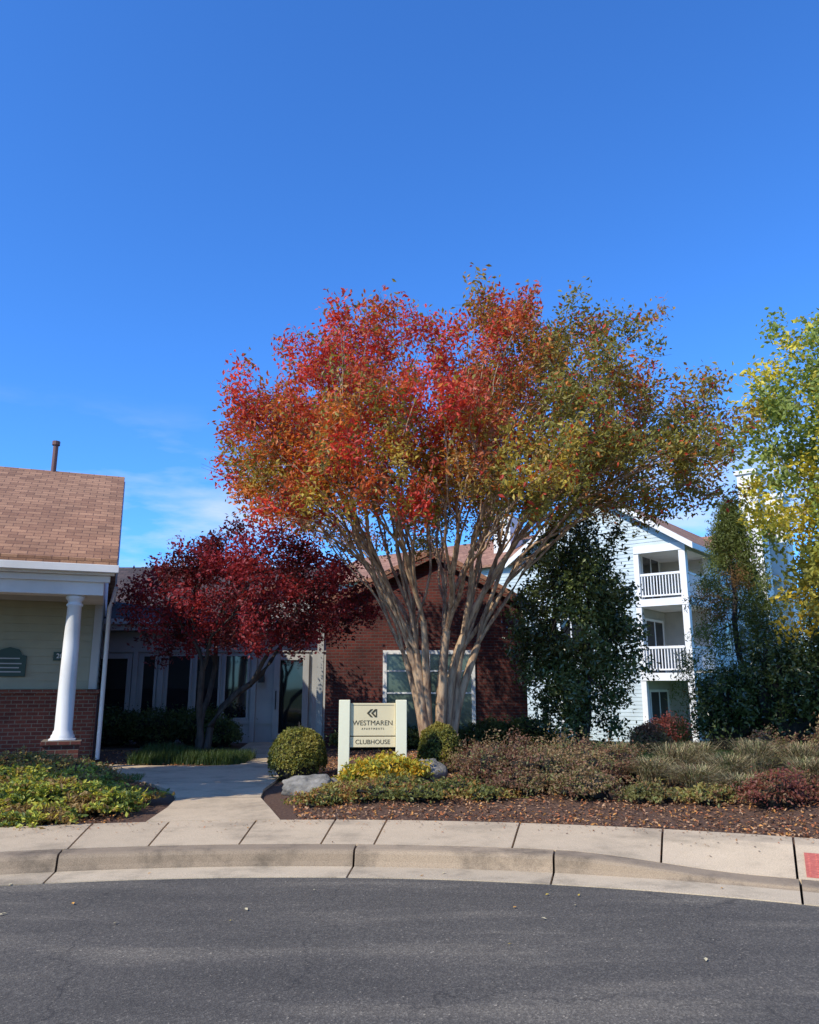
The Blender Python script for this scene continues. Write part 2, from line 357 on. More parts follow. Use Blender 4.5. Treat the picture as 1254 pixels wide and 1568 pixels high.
w=MB(); P=[(0,1.80),(.62,1.80),(.62,2.2),(.54,2.22),(.48,2.32),(.31,2.37),(.14,2.32),(.08,2.22),(0,2.2)]
w.prism([(-2.16+a,b) for a,b in P],1.93,1.975,'y'); w.obj('oval_plaque',M_green,pv,bevel=.005)
w=MB()
for i,z in enumerate((1.88,1.96,2.04,2.14)): w.box(-2.08+.03*(i%2),-1.62-.04*(i%2),1.925,1.929,z,z+.022)
w.obj('plaque_lettering',M_white_shaded,pv)
w=MB(); w.box(-1.06,-.76,1.945,1.975,2.12,2.29); w.obj('number_plaque',M_green,pv)
def text(s,size,loc,rot,mat,parent,name,ext=.004):
    c=bpy.data.curves.new(name,'FONT'); c.body=s; c.size=size; c.align_x='CENTER'; c.align_y='CENTER'; c.extrude=ext
    o=bpy.data.objects.new(name,c); sc.collection.objects.link(o); o.location=loc; o.rotation_euler=rot; o.parent=parent; c.materials.append(mat); return o
text('201',.13,(-.91,1.943,2.205),(math.pi/2,0,0),M_white,pv,'number')

# ------------------------------------------------------------ clubhouse
ch=empty('brick_clubhouse')
YB=20.5; xl,xr,xp=-2.15,3.0,.66; ze=3.72; zp=5.05
w=MB(); w.prism([(xl,.0),(xr,.0),(xr,ze),(xp,zp-.05),(xl,ze)],YB,31,'y'); w.obj('brick_walls',M_brick,ch)
def zr(x): return zp-abs(x-xp)*(zp-ze)/(xp-xl) if x<xp else zp-(x-xp)*(zp-ze)/(xr-xp)
xa,xb=xl-.25,xr+.3
w=MB(); w.prism([(xa,zr(xa)),(xp,zp),(xb,zr(xb)),(xb,zr(xb)+.12),(xp,zp+.13),(xa,zr(xa)+.12)],YB-.22,31.2,'y'); w.obj('gable_roof',M_sh_y,ch)
w=MB(); w.prism([(xa,zr(xa)-.14),(xp,zp-.14),(xb,zr(xb)-.14),(xb,zr(xb)-.002),(xp,zp-.002),(xa,zr(xa)-.002)],YB-.2,YB-.12,'y'); w.obj('rake_trim',M_brick2,ch)
window(ch,-.68,1.68,.42,2.52,YB,.1,M_glassg,(.5,),(1.45,2.0),.06)
w=MB(); w.box(-.8,1.8,YB-.1,YB+.01,.33,.417); w.obj('window_sill',M_white,ch)
w=MB(); w.box(xl-.22,xl-.06,YB-.02,YB+.1,.15,3.5); w.obj('corner_post',M_white_shaded,ch)
YE=22.2
w=MB(); w.box(-9.6,xl,YE,28,.0,3.3); w.obj('entry_wall',M_white_shaded,ch)
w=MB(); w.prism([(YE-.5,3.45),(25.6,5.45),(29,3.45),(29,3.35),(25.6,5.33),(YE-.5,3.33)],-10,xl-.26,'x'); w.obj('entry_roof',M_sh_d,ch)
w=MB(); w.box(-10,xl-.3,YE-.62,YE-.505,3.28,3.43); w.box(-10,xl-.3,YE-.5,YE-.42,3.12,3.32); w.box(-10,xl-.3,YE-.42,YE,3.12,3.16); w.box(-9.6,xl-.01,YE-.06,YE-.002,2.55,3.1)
w.obj('entry_fascia_gutter',M_white_shaded,ch,bevel=.006)
w=MB(); w.box(-9.6,xl-.3,YE-.04,YE-.002,.62,.72); w.obj('entry_sill_band',M_white_shaded,ch)
window(ch,-8.75,-7.7,.2,2.5,YE,.13,None,(),(),.06,M_white_shaded)
window(ch,-7.45,-7.0,.72,2.5,YE,.07,None,(),(),.05,M_white_shaded)
for a in (-6.75,-5.95,-5.15): window(ch,a,a+.72,.72,2.5,YE,.06,None,(),(),.05,M_white_shaded)
window(ch,-3.75,-2.78,.2,2.5,YE-.03,.17,None,(),(),.06,M_white_shaded)
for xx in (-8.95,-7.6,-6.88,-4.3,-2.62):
    w=MB(); w.box(xx-.07,xx+.07,YE-.09,YE-.003,.15,2.55); w.obj('pilaster',M_white_shaded,ch,bevel=.006)
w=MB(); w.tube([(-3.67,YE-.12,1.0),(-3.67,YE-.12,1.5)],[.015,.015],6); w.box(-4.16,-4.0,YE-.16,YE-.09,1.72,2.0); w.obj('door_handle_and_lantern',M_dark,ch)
w=MB(); w.prism([(-4.9,3.43),(-3.4,4.35),(-2.5,3.85),(-2.5,3.43)],YE-.7,YE+2,'y'); w.obj('entry_pediment',M_white_shaded,ch)
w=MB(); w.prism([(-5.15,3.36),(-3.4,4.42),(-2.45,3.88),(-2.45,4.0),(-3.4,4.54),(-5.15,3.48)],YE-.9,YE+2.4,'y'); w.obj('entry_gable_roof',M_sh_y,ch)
# ------------------------------------------------------------ apartment
ap=empty('apartment_building',(11,31,-.75),math.radians(51.5))
w=MB(); w.box(.03,16,2.13,7.57,0,8.1); w.box(3.03,16,.03,2.15,0,8.1); w.box(1.03,10,7.5,22,0,8.1); w.obj('inner_wall',M_blue,ap)
w=MB(); w.siding((0,7.6),(0,2.1),0,8.05,.15); w.siding((3,0),(16,0),0,8.05,.15)
w.siding((0,7.9),(0,-.3),8.05,10.6,.15,lambda z:((z-8.05)/.645+.3,8.2-((z-8.05)/.645+.3)))
w.siding((1,22),(1,7.6),0,8.05,.15); w.obj('siding',M_blue,ap)
w=MB(); w.siding((0,2.1),(3,2.1),0,7.75,.15); w.siding((3,2.1),(3,0),0,7.75,.15); w.obj('balcony_siding',M_bal,ap)
w=MB()
k=.645
w.prism([(-.45,8.05-.45*k+.15),(3.8,10.65),(8.05,8.05-.45*k+.15),(8.05,7.95),(3.8,10.8),(-.45,7.95)],-.4,16.4,'x')
w.obj('roof',M_sh_x,ap)
w=MB(); w.prism([(.6,8.0),(5.5,10.2),(10.4,8.0),(10.4,8.12),(5.5,10.34),(.6,8.12)],7.6,22.4,'y'); w.obj('wing_roof',M_sh_y,ap)
w=MB(); w.prism([(.8,8.0),(5.5,10.1),(10.2,8.0)],22,22.1,'y')
w.prism([(-.5,7.68),(3.8,10.5),(8.1,7.68),(8.1,7.93),(3.8,10.78),(-.5,7.93)],-.46,-.405,'x')
w.box(-.4,16.4,-.5,-.44,7.7,7.92)
for z in (2.6,5.55,7.75): w.box(-.06,3.0,-.06,2.1,z,z+.3)
w.box(-.04,.22,-.04,.22,0,7.75); w.box(2.78,3.02,-.03,.2,0,7.75); w.box(-.03,.2,1.9,2.12,0,7.75)
for fz in (2.9,5.85):
    w.box(.02,.1,.22,1.9,fz+.95,fz+1.05); w.box(.02,.1,.22,1.9,fz+.1,fz+.16)
    w.box(.22,2.78,.02,.1,fz+.95,fz+1.05); w.box(.22,2.78,.02,.1,fz+.1,fz+.16)
    for t in np.arange(.32,1.9,.125): w.box(.04,.075,t,t+.04,fz+.16,fz+.95)
    for t in np.arange(.32,2.75,.125): w.box(t,t+.04,.04,.075,fz+.16,fz+.95)
w.obj('balcony_trim',M_white,ap)
w=MB(); w.box(8.4,9.6,-.9,.0,0,12.6); w.box(8.3,9.7,-1.0,.1,12.6,12.8); w.box(13.2,14.6,-.9,0,0,12.3); w.box(13.1,14.7,-1,.1,12.3,12.5); w.box(2.6,3.8,9.6,10.6,8,10.9)
w.obj('chimneys',M_white,ap)
w=MB(); w.prism([(9.9,8.0),(12.9,10.3),(15.9,8.0)],-.05,3.5,'y'); w.obj('cross_gable',M_blue,ap)
w=MB(); w.prism([(9.6,7.9),(12.9,10.4),(16.2,7.9),(16.2,8.05),(12.9,10.56),(9.6,8.05)],-.4,3.6,'y'); w.obj('cross_gable_roof',M_sh_y,ap)
for fz in (0,2.9,5.85):
    g=MB(); g.box(.7,2.5,2.04,2.078,fz+.05,fz+2.15); g.obj('balcony_door_glass',M_glass,ap)
    g=MB(); g.box(.6,.7,2.02,2.085,fz+.03,fz+2.25); g.box(2.5,2.6,2.02,2.085,fz+.03,fz+2.25); g.box(.7,2.5,2.02,2.085,fz+2.15,fz+2.25); g.box(1.56,1.64,2.02,2.038,fz+.05,fz+2.15)
    g.obj('balcony_door_frame',M_white,ap)
    for a in (4.2,6.2,10.8): window(ap,a,a+1.1,fz+.8,fz+2.3,-.02,.1,None,(),(fz+1.55,))
    g=MB(); g.box(-.03,-.02,4.6,5.6,fz+.8,fz+2.3); g.obj('gable_window_glass',M_glass,ap)
    g=MB(); g.box(-.06,-.0,4.5,4.6,fz+.7,fz+2.4); g.box(-.06,0,5.6,5.7,fz+.7,fz+2.4); g.box(-.06,0,4.6,5.6,fz+2.3,fz+2.4); g.box(-.06,0,4.6,5.6,fz+.7,fz+.8); g.box(-.05,0,5.07,5.13,fz+.8,fz+2.3); g.obj('gable_window_frame',M_white,ap)

# ------------------------------------------------------------ sign
sg=empty('clubhouse_sign',(-.57,12.6,float(gz(-.57,12.6))-.05),math.radians(3))
w=MB(); 
for x in (-.44,.44): w.box(x-.085,x+.085,-.085,.085,0,1.20)
w.obj('posts',M_signp,sg,bevel=.008)
w=MB(); w.box(-.352,.352,-.03,.03,.66,1.15); w.box(-.352,.352,-.03,.03,.49,.645); w.obj('panels',M_signw,sg,bevel=.005)
w=MB()
for a,b_,z0,z1 in ((-.33,.33,1.118,1.123),): w.box(a,b_,-.034,-.031,z0,z1)
for s0 in (-.065,.0):
    for sg_ in (1,-1):
        w.prism([(s0-.03,1.0),(s0+.03,1.0+sg_*.06),(s0+.065,1.0+sg_*.06),(s0+.005,1.0)],-.036,-.031,'y')
w.box(.045,.062,-.036,-.031,.94,1.06)
w.obj('logo',M_gold,sg)
R90=(math.pi/2,0,0)
text('WESTMAREN',.105,(0,-.032,.85),R90,M_gold,sg,'lettering',.002)
text('A P A R T M E N T S',.04,(0,-.032,.765),R90,M_gold,sg,'small_lettering',.002)
text('CLUBHOUSE',.095,(0,-.032,.567),R90,M_gold,sg,'lettering_lower',.002)

# ------------------------------------------------------------ rocks
def rock(x,y,sx,sy,sz,seed):
    import bmesh
    bm=bmesh.new(); bmesh.ops.create_icosphere(bm,subdivisions=4,radius=1)
    for v in bm.verts:
        n=noise.fractal(v.co*1.3+Vector((seed,seed,0)),1,2,4); q=noise.cell(v.co*1.6+Vector((seed,0,0)))
        v.co*= 1+.28*n+.06*q
        v.co.x*=sx; v.co.y*=sy; v.co.z*=sz
    me=bpy.data.meshes.new('landscape_boulder'); bm.to_mesh(me); bm.free(); me.materials.append(M_rock)
    me.polygons.foreach_set('use_smooth',[True]*len(me.polygons))
    o=bpy.data.objects.new('landscape_boulder',me); sc.collection.objects.link(o); o.location=(x,y,float(gz(x,y))+sz*.35)
rock(-1.4,11.75,.40,.28,.19,3.1); rock(.28,12.2,.24,.22,.24,9.2); rock(-1.05,11.95,.16,.16,.1,5)

# ------------------------------------------------------------ trees
def shell_targets(n,c,rad,rmin,clump=.0,cs=.6,zmin=None,seed=0,pw=1.5,lump=.13,ls=2.3):
    out=[]
    while len(out)<n:
        d=rng.normal(size=3); d/=np.linalg.norm(d); r=rmin+(1-rmin)*rng.random()**(1/pw)
        k=1+lump*noise.noise(Vector(d*ls)+Vector((seed,0,0)))
        p=np.array(c)+d*r*k*np.array(rad)
        if zmin is not None and p[2]<zmin(p): continue
        if clump and n3(p,cs,seed)<clump*(rng.random()-.75): continue
        out.append(p)
    return np.array(out)
PR=np.array
RED=PR([.60,.065,.04]); CRIM=PR([.42,.045,.04]); ORG=PR([.60,.19,.035]); RUST=PR([.36,.11,.045]); OLV=PR([.28,.23,.045]); DGR=PR([.09,.11,.03]); GLD=PR([.55,.40,.06])
# crape myrtle
cm=empty('crape_myrtle_tree')
base=np.array([.5,15.0,.2])
cc=np.array([1.25,15.0,5.3]); cr=np.array([4.95,3.9,3.5])
def zmin(p):
    rho=math.hypot((p[0]-.8)/1.15,p[1]-15); return max(5.6-.30*rho,5.1 if p[0]>2.6 else 4.2)+.13*(p[1]-15)+.4*n3(p,.5,4)
K0=shell_targets(250,cc,cr,.38,1.0,.8,zmin,5.0,1.9,.17,3.2)
T=np.concatenate([c_+np.clip(rng.normal(size=(int(3+3*rng.random()),3)),-1.6,1.6)*np.array([.34,.34,.22]) for c_ in K0])
low=[]
while len(low)<120:
    a=rng.random()*6.283; rho=1.0+3.0*rng.random(); p=np.array([.9+rho*1.1*math.cos(a),15+rho*math.sin(a),3.9+.25*rho+1.6*rng.random()])
    if p[0]>3.2 and p[2]<5.0: continue
    if n3(p,.9,31)>-.1: low.append(p)
NU=len(T); T=np.concatenate([T,np.array(low)])
mb=MB()
dirs=nrm(T-(base+np.array([0,0,2.5])))
lab=kmeans2(dirs*np.array([1,1,.8]),13)
for i in range(13):
    S=T[lab==i]
    if not len(S): continue
    dm=nrm(S.mean(0)-base); h=nrm(np.array([dm[0],dm[1],0])); b0=base+h*(.12+.14*rng.random())+np.array([rng.normal()*.04,rng.normal()*.04,-.15])
    d0=nrm(np.array([h[0]*.08,h[1]*.08,1.0])); 
    L=2.1+.8*rng.random(); q=b0+nrm(d0*.88+dm*.34)*L; r=.0080*len(S)**.45
    e_=nrm(dm+d0*.5)
    m1=b0+d0*L*.4+rng.normal(size=3)*.08; m2=q-e_*L*.3+rng.normal(size=3)*.07
    pts=[(1-t)**3*b0+3*(1-t)**2*t*m1+3*(1-t)*t*t*m2+t**3*q for t in np.linspace(0,1,8)]
    mb.tube(pts,[r*1.9,r*1.55,r*1.4,r*1.32,r*1.24,r*1.16,r*1.08,r],10)
    l2=kmeans2(nrm(S-q),3 if len(S)>60 else 2)
    for j in range(3):
        SS=S[l2==j]
        if len(SS): grow(mb,q,nrm(e_+rng.normal(size=3)*.12),SS,.0080,.45,.24,.34)
tw=MB()
oc=np.array([.8,15,3.2])
for t in T:
    o_=nrm(t-oc)
    for _ in range(3):
        e=t+o_*(.1+.33*rng.random())+rng.normal(size=3)*.14; tw.tube([t,(t+e)/2+rng.normal(size=3)*.02,e],[.005,.004,.002],3)
mb.obj('trunks_and_branches',M_bark_m,cm,smooth=True); tw.obj('twigs',M_bark_g,cm)
PER=112
C=clusters(T,PER,.135,oc,.33)
def cmcol(T):
    out=[]
    for p in T:
        n=n3(p,.6,11); m=n3(p,1.5,5)
        fx=(p[0]-.8)/5; fz=(p[2]-5.5)/4
        g=.70*fx-.45*fz+n*.7+m*.35+.03
        if g<-.30: c=RED*(.5+.5*rng.random())+CRIM*.3
        elif g<-.04: c=RED*.55+RUST*.45 if m<0 else RED*.35+ORG*.5
        elif g<.16: c=RUST if m<.0 else ORG*.5+OLV*.5
        elif g<.34: c=OLV*.8+RUST*.3
        else: c=OLV*.65+DGR*.6
        if fx<-.3 and fz<.12 and rng.random()<.45: c=ORG
        if fx<.5 and fz<.0 and rng.random()<.35: c=GLD*.55+OLV*.5
        out.append(c)
    return np.array(out)
cT=cmcol(T); cT[NU:]=OLV*.9*np.array([.85,1,1])
col=np.repeat(cT,PER,axis=0)
keep=np.ones(len(C),bool); keep[NU*PER:]=rng.random(len(C)-NU*PER)<.6
mix=rng.random((len(C),1)); col=np.where(mix<.13,OLV,np.where(mix<.2,ORG*.9,np.where(mix<.26,RED*.8,col)))
leaves('foliage',C[keep],.047,col[keep],M_leaf,cm,up=.5,w=.47)

def tree(name,base,T,rt,ex,bark,per,sp,size,cf,mat=M_leaf,out=.2,nt_=1,up=.6,w=.45,frac=.38,first=None,oc=None,droop=0,wig=.16):
    e=empty(name); mb=MB(); base=np.array(base,float)
    labs=kmeans2(nrm(T-base),nt_) if nt_>1 else np.zeros(len(T),int)
    for i in range(nt_):
        S=T[labs==i]
        if not len(S): continue
        dm=nrm(S.mean(0)-base); b0=base+np.array([dm[0],dm[1],0])*.1*(nt_>1)-np.array([0,0,.15])
        if first:
            q=b0+nrm(np.array([dm[0]*.4,dm[1]*.4,1]))*first; r=rt*len(S)**ex
            mb.tube([b0,b0*.66+q*.34+rng.normal(size=3)*.03,b0*.3+q*.7+rng.normal(size=3)*.03,q],[r*1.5,r*1.2,r*1.08,r],10)
            grow(mb,q,nrm(np.array([dm[0],dm[1],1])),S,rt,ex,wig,frac)
        else: grow(mb,b0,np.array([0,0,1.]),S,rt,ex,wig,frac)
    mb.obj('trunk_and_branches',bark,e,smooth=True)
    o_=T.mean(0) if oc is None else np.array(oc)
    C=clusters(T,per,sp,o_,out); col=np.repeat(np.array([cf(p) for p in T]),per,axis=0)
    leaves('foliage',C,size,col,mat,e,up=up,w=w,droop=droop)
    return e
def jz(p): return 2.45+.6*n3(p,.8,3)
T=shell_targets(360,(-3.45,16.9,3.3),(2.55,1.9,1.55),.45,.95,1.0,jz,5.,1.5,.2)
def jc(p):
    n=n3(p,1.1,2); return PR([.24,.026,.03])*(1.0+.7*n)+PR([.06,.0,.01])*max(0,p[2]-3.8) if n>-.1 else PR([.095,.018,.02])
tree('japanese_maple_tree',(-4.4,17,.15),T,.0062,.5,M_bark_d,90,.13,.042,jc,M_leaf,.2,3,.8,.55,.36,.8,(-4,17,2.5),0,.3)
def hz(p): return .45
T=shell_targets(480,(3.7,17.4,2.8),(1.3,1.25,2.5),.35,1.1,1.2,hz,8.,1.5,.35,2.6)
def hcol(p): n=n3(p,1.3,6); return PR([.09,.115,.035])*(1+.7*n)
tree('holly_tree',(3.7,17.4,.15),T,.006,.5,M_bark_d,60,.12,.052,hcol,M_gloss,.22,2,.5,.5,.38,.5)
def conif(n,cx,cy,h,rw,seed):
    out=[]
    while len(out)<n:
        z=.3+(h-.3)*rng.random()**.9; rr=rw*(1-z/h)**.75*(.2+.8*rng.random()**.7)*(1+.5*noise.noise(Vector((seed,z*1.4,0)))); a=rng.random()*6.283
        out.append((cx+rr*math.cos(a),cy+rr*math.sin(a),z))
    return np.array(out)
def ccol(p): n=n3(p,1.2,9); return PR([.14,.17,.045])*(1+.7*n) if n>-.25 else PR([.22,.13,.05])
T=conif(460,8.2,19.6,6.0,1.9,3)
tree('cypress_tree',(8.2,19.6,.1),T,.0045,.5,M_bark_d,75,.12,.05,ccol,M_leaf,.3,1,.2,.25,.3,1.2,None,.5)
T=conif(330,10.0,18.8,4.6,1.6,7)
tree('cypress_tree.001',(10.0,18.8,.1),T,.0045,.5,M_bark_d,75,.12,.05,ccol,M_leaf,.3,1,.2,.25,.3,1.2,None,.5)
def yz(p): return 2.6
T=shell_targets(560,(9.9,16.2,6.3),(2.85,2.5,3.9),.3,1.1,.9,yz,12.,1.5,.3,2.8)
def ycol(p):
    n=n3(p,.8,7)+.22*rng.normal(); return (PR([.56,.47,.06]) if n>.08 else PR([.26,.32,.07]))*(1+.3*n)+PR([.2,.06,0])*max(0,(5.0-p[2])*.5)
tree('yellow_birch_tree',(10.3,16.2,.1),T,.006,.48,M_bark_g,62,.16,.064,ycol,M_leaf,.3,1,.5,.6,.36,2.2)
# unseen tree beyond the left picture edge, added to cast shade on the walk
T=np.concatenate([shell_targets(200,(-7.9,10.0,5.0),(1.6,1.6,1.9),.1,.5,.9,None,22.,1.5),shell_targets(90,(-6.7,8.7,4.4),(.95,.95,1.1),.1,.5,.9,None,25.,1.5)])
tree('unseen_shade_tree',(-8.0,9.9,.1),T,.007,.5,M_bark_g,60,.15,.085,lambda p:PR([.12,.13,.03]),M_litter,.1,1,.5,.6,.36,1.6)

# distant trees behind buildings
dt=[]
for i in range(80):
    a=math.radians(-75+150*rng.random()); R=75+25*rng.random(); h=3+2.5*rng.random()
    dt.append((R*math.sin(a),R*math.cos(a),h*.3+rng.random()*h*.5-1))
dt=np.array(dt); C=np.repeat(dt,150,axis=0)+rng.normal(size=(len(dt)*150,3))*np.array([2.5,2.5,1.2])
C=C[C[:,2]>-1]; cl=np.where(rng.random((len(C),1))<.5,PR([.08,.09,.03]),PR([.16,.09,.03]))
leaves('distant_trees',C,.5,cl,M_litter)

# ------------------------------------------------------------ shrubs
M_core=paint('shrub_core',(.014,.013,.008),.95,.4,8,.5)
def shrub(name,x,y,rx,ry,h,n,size,cols,mat=M_leaf,lump=.18,core=.8,up=.5,w=.5,inner=.55,zoff=0):
    e=empty(name); g=float(gz(x,y))+zoff; seed=rng.random()*50
    d=rng.normal(size=(n,3)); d[:,2]=np.abs(d[:,2])*1.0-.25; d=nrm(d)
    k=np.array([1+lump*2*noise.noise(Vector(q*2.2)+Vector((seed,0,0)))+lump*noise.noise(Vector(q*6)+Vector((0,seed,0))) for q in d])[:,None]
    r=(inner+(1-inner)*rng.random((n,1))**.35)
    if inner<.8: r=r*(1+.22*np.maximum(0,rng.normal(size=(n,1))-.8))
    C=d*k*r*np.array([rx,ry,h*.62])+np.array([x,y,g+h*.38])
    C=C[C[:,2]>g+.01]
    ii=np.array([n3(p,2.2,seed) for p in C]); pick=(ii*1.3+rng.normal(size=len(C))*.25)
    K=np.array(cols); q=np.clip(((pick+.5)*len(K)).astype(int),0,len(K)-1)
    leaves('foliage',C,size,K[q],mat,e,up=up,w=w)
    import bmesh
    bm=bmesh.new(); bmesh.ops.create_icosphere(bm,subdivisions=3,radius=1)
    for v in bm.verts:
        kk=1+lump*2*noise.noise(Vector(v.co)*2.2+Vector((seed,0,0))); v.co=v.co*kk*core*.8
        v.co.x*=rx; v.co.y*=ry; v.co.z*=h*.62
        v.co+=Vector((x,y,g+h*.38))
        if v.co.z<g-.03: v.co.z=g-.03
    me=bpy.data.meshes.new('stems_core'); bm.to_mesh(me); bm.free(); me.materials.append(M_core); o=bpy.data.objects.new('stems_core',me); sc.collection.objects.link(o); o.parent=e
    sb=MB()
    for _ in range(18):
        a=rng.random()*6.283; rr=rng.random()*.9
        sb.tube([(x,y,g),(x+rx*rr*.5*math.cos(a),y+ry*rr*.5*math.sin(a),g+h*.5),(x+rx*rr*math.cos(a),y+ry*rr*math.sin(a),g+h*(1.08-.4*rr))],[.009,.006,.0025],4)
    sb.obj('stems',M_bark_d,e)
    return e
YG=[(.10,.14,.03),(.19,.24,.04),(.36,.38,.055),(.55,.51,.08),(.28,.18,.06)]
BX=[(.09,.10,.02),(.16,.165,.035),(.26,.25,.045),(.32,.27,.06)]
YO=[(.20,.22,.03),(.50,.40,.045),(.64,.40,.04),(.36,.34,.04)]
BR=[(.17,.085,.05),(.25,.12,.07),(.22,.16,.075),(.18,.18,.06),(.31,.20,.10)]
RB=[(.19,.06,.045),(.25,.085,.05),(.19,.12,.055)]
DG=[(.045,.065,.018),(.07,.095,.028),(.105,.13,.038)]
MX=[(.18,.17,.055),(.28,.18,.07),(.23,.12,.055),(.21,.23,.065),(.36,.29,.085)]
shrub('boxwood_shrub',-1.82,13.35,.47,.47,.86,9000,.022,BX,lump=.06,inner=.82,core=1.0)
shrub('boxwood_shrub',.5,13.4,.36,.36,.78,6500,.022,BX,lump=.07,inner=.82,core=1.0)
shrub('azalea_shrub',-.28,11.9,.5,.4,.38,3400,.034,YO,lump=.25)
shrub('azalea_shrub',-.72,12.0,.3,.3,.28,1500,.034,YO,lump=.25)
for (x,y,rx,h) in ((-3.75,9.9,.5,.22),(-4.4,10.2,.55,.26),(-3.8,10.6,.45,.22),(-5.1,9.9,.55,.28),(-4.6,11.1,.5,.26),(-5.6,10.9,.65,.32),(-5.3,9.1,.5,.28),(-4.2,9.2,.4,.18),(-6.3,10.5,.7,.36),(-4.8,9.4,.45,.24)):
    shrub('azalea_shrub',x,y,rx,rx*.8,h,int(5600*rx),.033,YG,lump=.45,up=.8)
for (x,y,rx,h) in ((-5.0,12.3,.5,.30),(-5.6,12.6,.5,.34),(-6.2,12.2,.6,.38),(-4.5,11.9,.35,.25),(-6.1,13.2,.45,.36)):
    shrub('spirea_shrub',x,y,rx,rx*.8,h,int(5000*rx),.026,MX,lump=.35)
for i,(x,y,rx,h) in enumerate(((-1.1,10.6,.4,.17),(-.5,10.45,.45,.2),(.1,10.35,.45,.18),(-.9,11.1,.35,.2),(.55,10.7,.4,.2),(-.2,10.95,.4,.2),(1.0,10.3,.3,.15))):
    shrub('low_spirea_shrub',x,y,rx,rx*.7,h,int(3000*rx),.024,[(.14,.15,.04),(.25,.23,.05),(.36,.19,.05),(.26,.11,.045),(.34,.28,.07)],lump=.45)
for (x,y,rx,h) in ((1.2,11.3,.5,.58),(1.8,11.0,.55,.56),(2.4,11.2,.5,.5),(1.5,12.0,.55,.62),(2.3,12.1,.55,.6),(2.95,11.8,.45,.5),(2.2,10.3,.4,.36),(1.0,12.4,.4,.5),(1.4,10.5,.35,.3)):
    shrub('barberry_shrub',x,y,rx,rx*.85,h,int(6500*rx),.021,BR,lump=.35,up=.2,inner=.4)
for (x,y,rx,h) in ((4.2,9.5,.36,.40),(4.7,9.9,.3,.35)):
    shrub('red_barberry_shrub',x,y,rx,rx*.85,h,int(7000*rx),.02,RB,lump=.35,up=.2,inner=.45)
for (x,y,rx,h) in ((6.7,12.7,.55,.95),(6.1,13.9,.5,.6),(5.4,9.4,.4,.4)):
    shrub('barberry_shrub',x,y,rx,rx*.85,h,int(6500*rx),.022,BR,lump=.3,up=.2,inner=.45)
for (x,y,rx,h) in ((2.9,10.0,.3,.22),(4.7,10.6,.35,.28),(5.9,10.6,.5,.38),(3.6,9.9,.3,.2)):
    shrub('low_spirea_shrub',x,y,rx,rx*.8,h,int(4500*rx),.026,MX,lump=.4)
for (x,y,rx,h) in ((-7.6,20.8,.8,.9),(-6.5,20.7,.9,.95),(-5.4,20.8,.9,.95),(-4.75,20.4,.5,.7),(2.0,19.7,.7,.7),(2.9,19.6,.7,.75),(-1.2,19.8,.7,.55),(-.1,19.7,.7,.5),(1.0,19.8,.7,.5)):
    shrub('yew_hedge',x,y,rx,.6,h,int(4500*rx),.04,DG,lump=.15)
for (x,y,rx,h) in ((7.2,18.0,.75,1.8),(8.1,17.5,.95,2.4),(9.3,17.1,1.1,2.6),(10.6,16.8,1.1,2.6)):
    shrub('holly_shrub',x,y,rx,rx*.9,h,int(8000*rx),.05,DG,M_gloss,lump=.34)
shrub('burning_bush',8.85,27.5,.7,.65,1.25,3200,.05,[(.2,.05,.04),(.26,.07,.05),(.14,.06,.04)],zoff=0)
shrub('burning_bush',5.0,17.0,.4,.35,.6,2000,.035,BR)

def blades(name,pts,hh,spread,width,cols,mat=M_litter,parent=None,arch=.5):
    n=len(pts); a=rng.random(n)*6.283; L=hh*(.6+.6*rng.random(n)); sp=spread*(.3+rng.random(n))
    dx=np.cos(a)*sp; dy=np.sin(a)*sp
    px,py,pz=pts[:,0],pts[:,1],pts[:,2]; wx=-np.sin(a)*width*.5; wy=np.cos(a)*width*.5
    rows=[]
    for t in (0,.4,.75,1.0):
        x=px+dx*t**1.6; y=py+dy*t**1.6; z=pz+L*(t-arch*t**2.6*.6); f=1-t*.9
        rows.append(np.stack([np.stack([x-wx*f,y-wy*f,z],-1),np.stack([x+wx*f,y+wy*f,z],-1)],1))
    V=np.stack(rows,1).reshape(-1,3)
    b_=np.arange(n)[:,None]*8
    F=np.concatenate([np.stack([b_[:,0]+2*i,b_[:,0]+2*i+1,b_[:,0]+2*i+3,b_[:,0]+2*i+2],-1) for i in range(3)])
    K=np.array(cols); col=K[rng.integers(0,len(K),n)]*(.7+.6*rng.random((n,1)))
    return mkobj(name,V,F,mat,parent,col=np.repeat(col,8,axis=0))
GC=[(.36,.28,.14),(.19,.19,.09),(.50,.40,.22),(.20,.12,.07),(.15,.17,.06),(.09,.07,.04)]
for (x,y,r,h) in ((3.35,11.3,.3,.6),(3.85,11.9,.35,.8),(4.35,11.2,.3,.65),(3.7,10.6,.3,.5),(5.0,11.9,.35,.85),(3.2,12.7,.3,.7),(5.4,11.1,.3,.6),(4.5,12.8,.35,.75),(5.9,12.3,.35,.75),(4.1,10.2,.25,.42)):
    n=750; a=rng.random(n)*6.283; rr=r*.45*rng.random(n)**.5; X=x+rr*np.cos(a); Y=y+rr*np.sin(a)
    blades('ornamental_grass',np.stack([X,Y,gz(X,Y)],-1),h*1.2,.5,.012,GC,arch=.85)
n=5200; X=-5.5+2.3*rng.random(n); Y=15.9+1.2*rng.random(n)
blades('liriope_border',np.stack([X,Y,gz(X,Y)],-1),.34,.16,.012,[(.04,.075,.02),(.06,.10,.025),(.09,.13,.035)],M_leaf)
n=70000; X=2.8+13*rng.random(n); Y=15.2+15*rng.random(n)**1.3; k=lawnmask(X,Y)>.5; X=X[k];Y=Y[k]
blades('lawn_grass',np.stack([X,Y,gz(X,Y)],-1),.09,.04,.014,[(.09,.17,.03),(.14,.24,.04),(.2,.27,.07)],M_leaf)
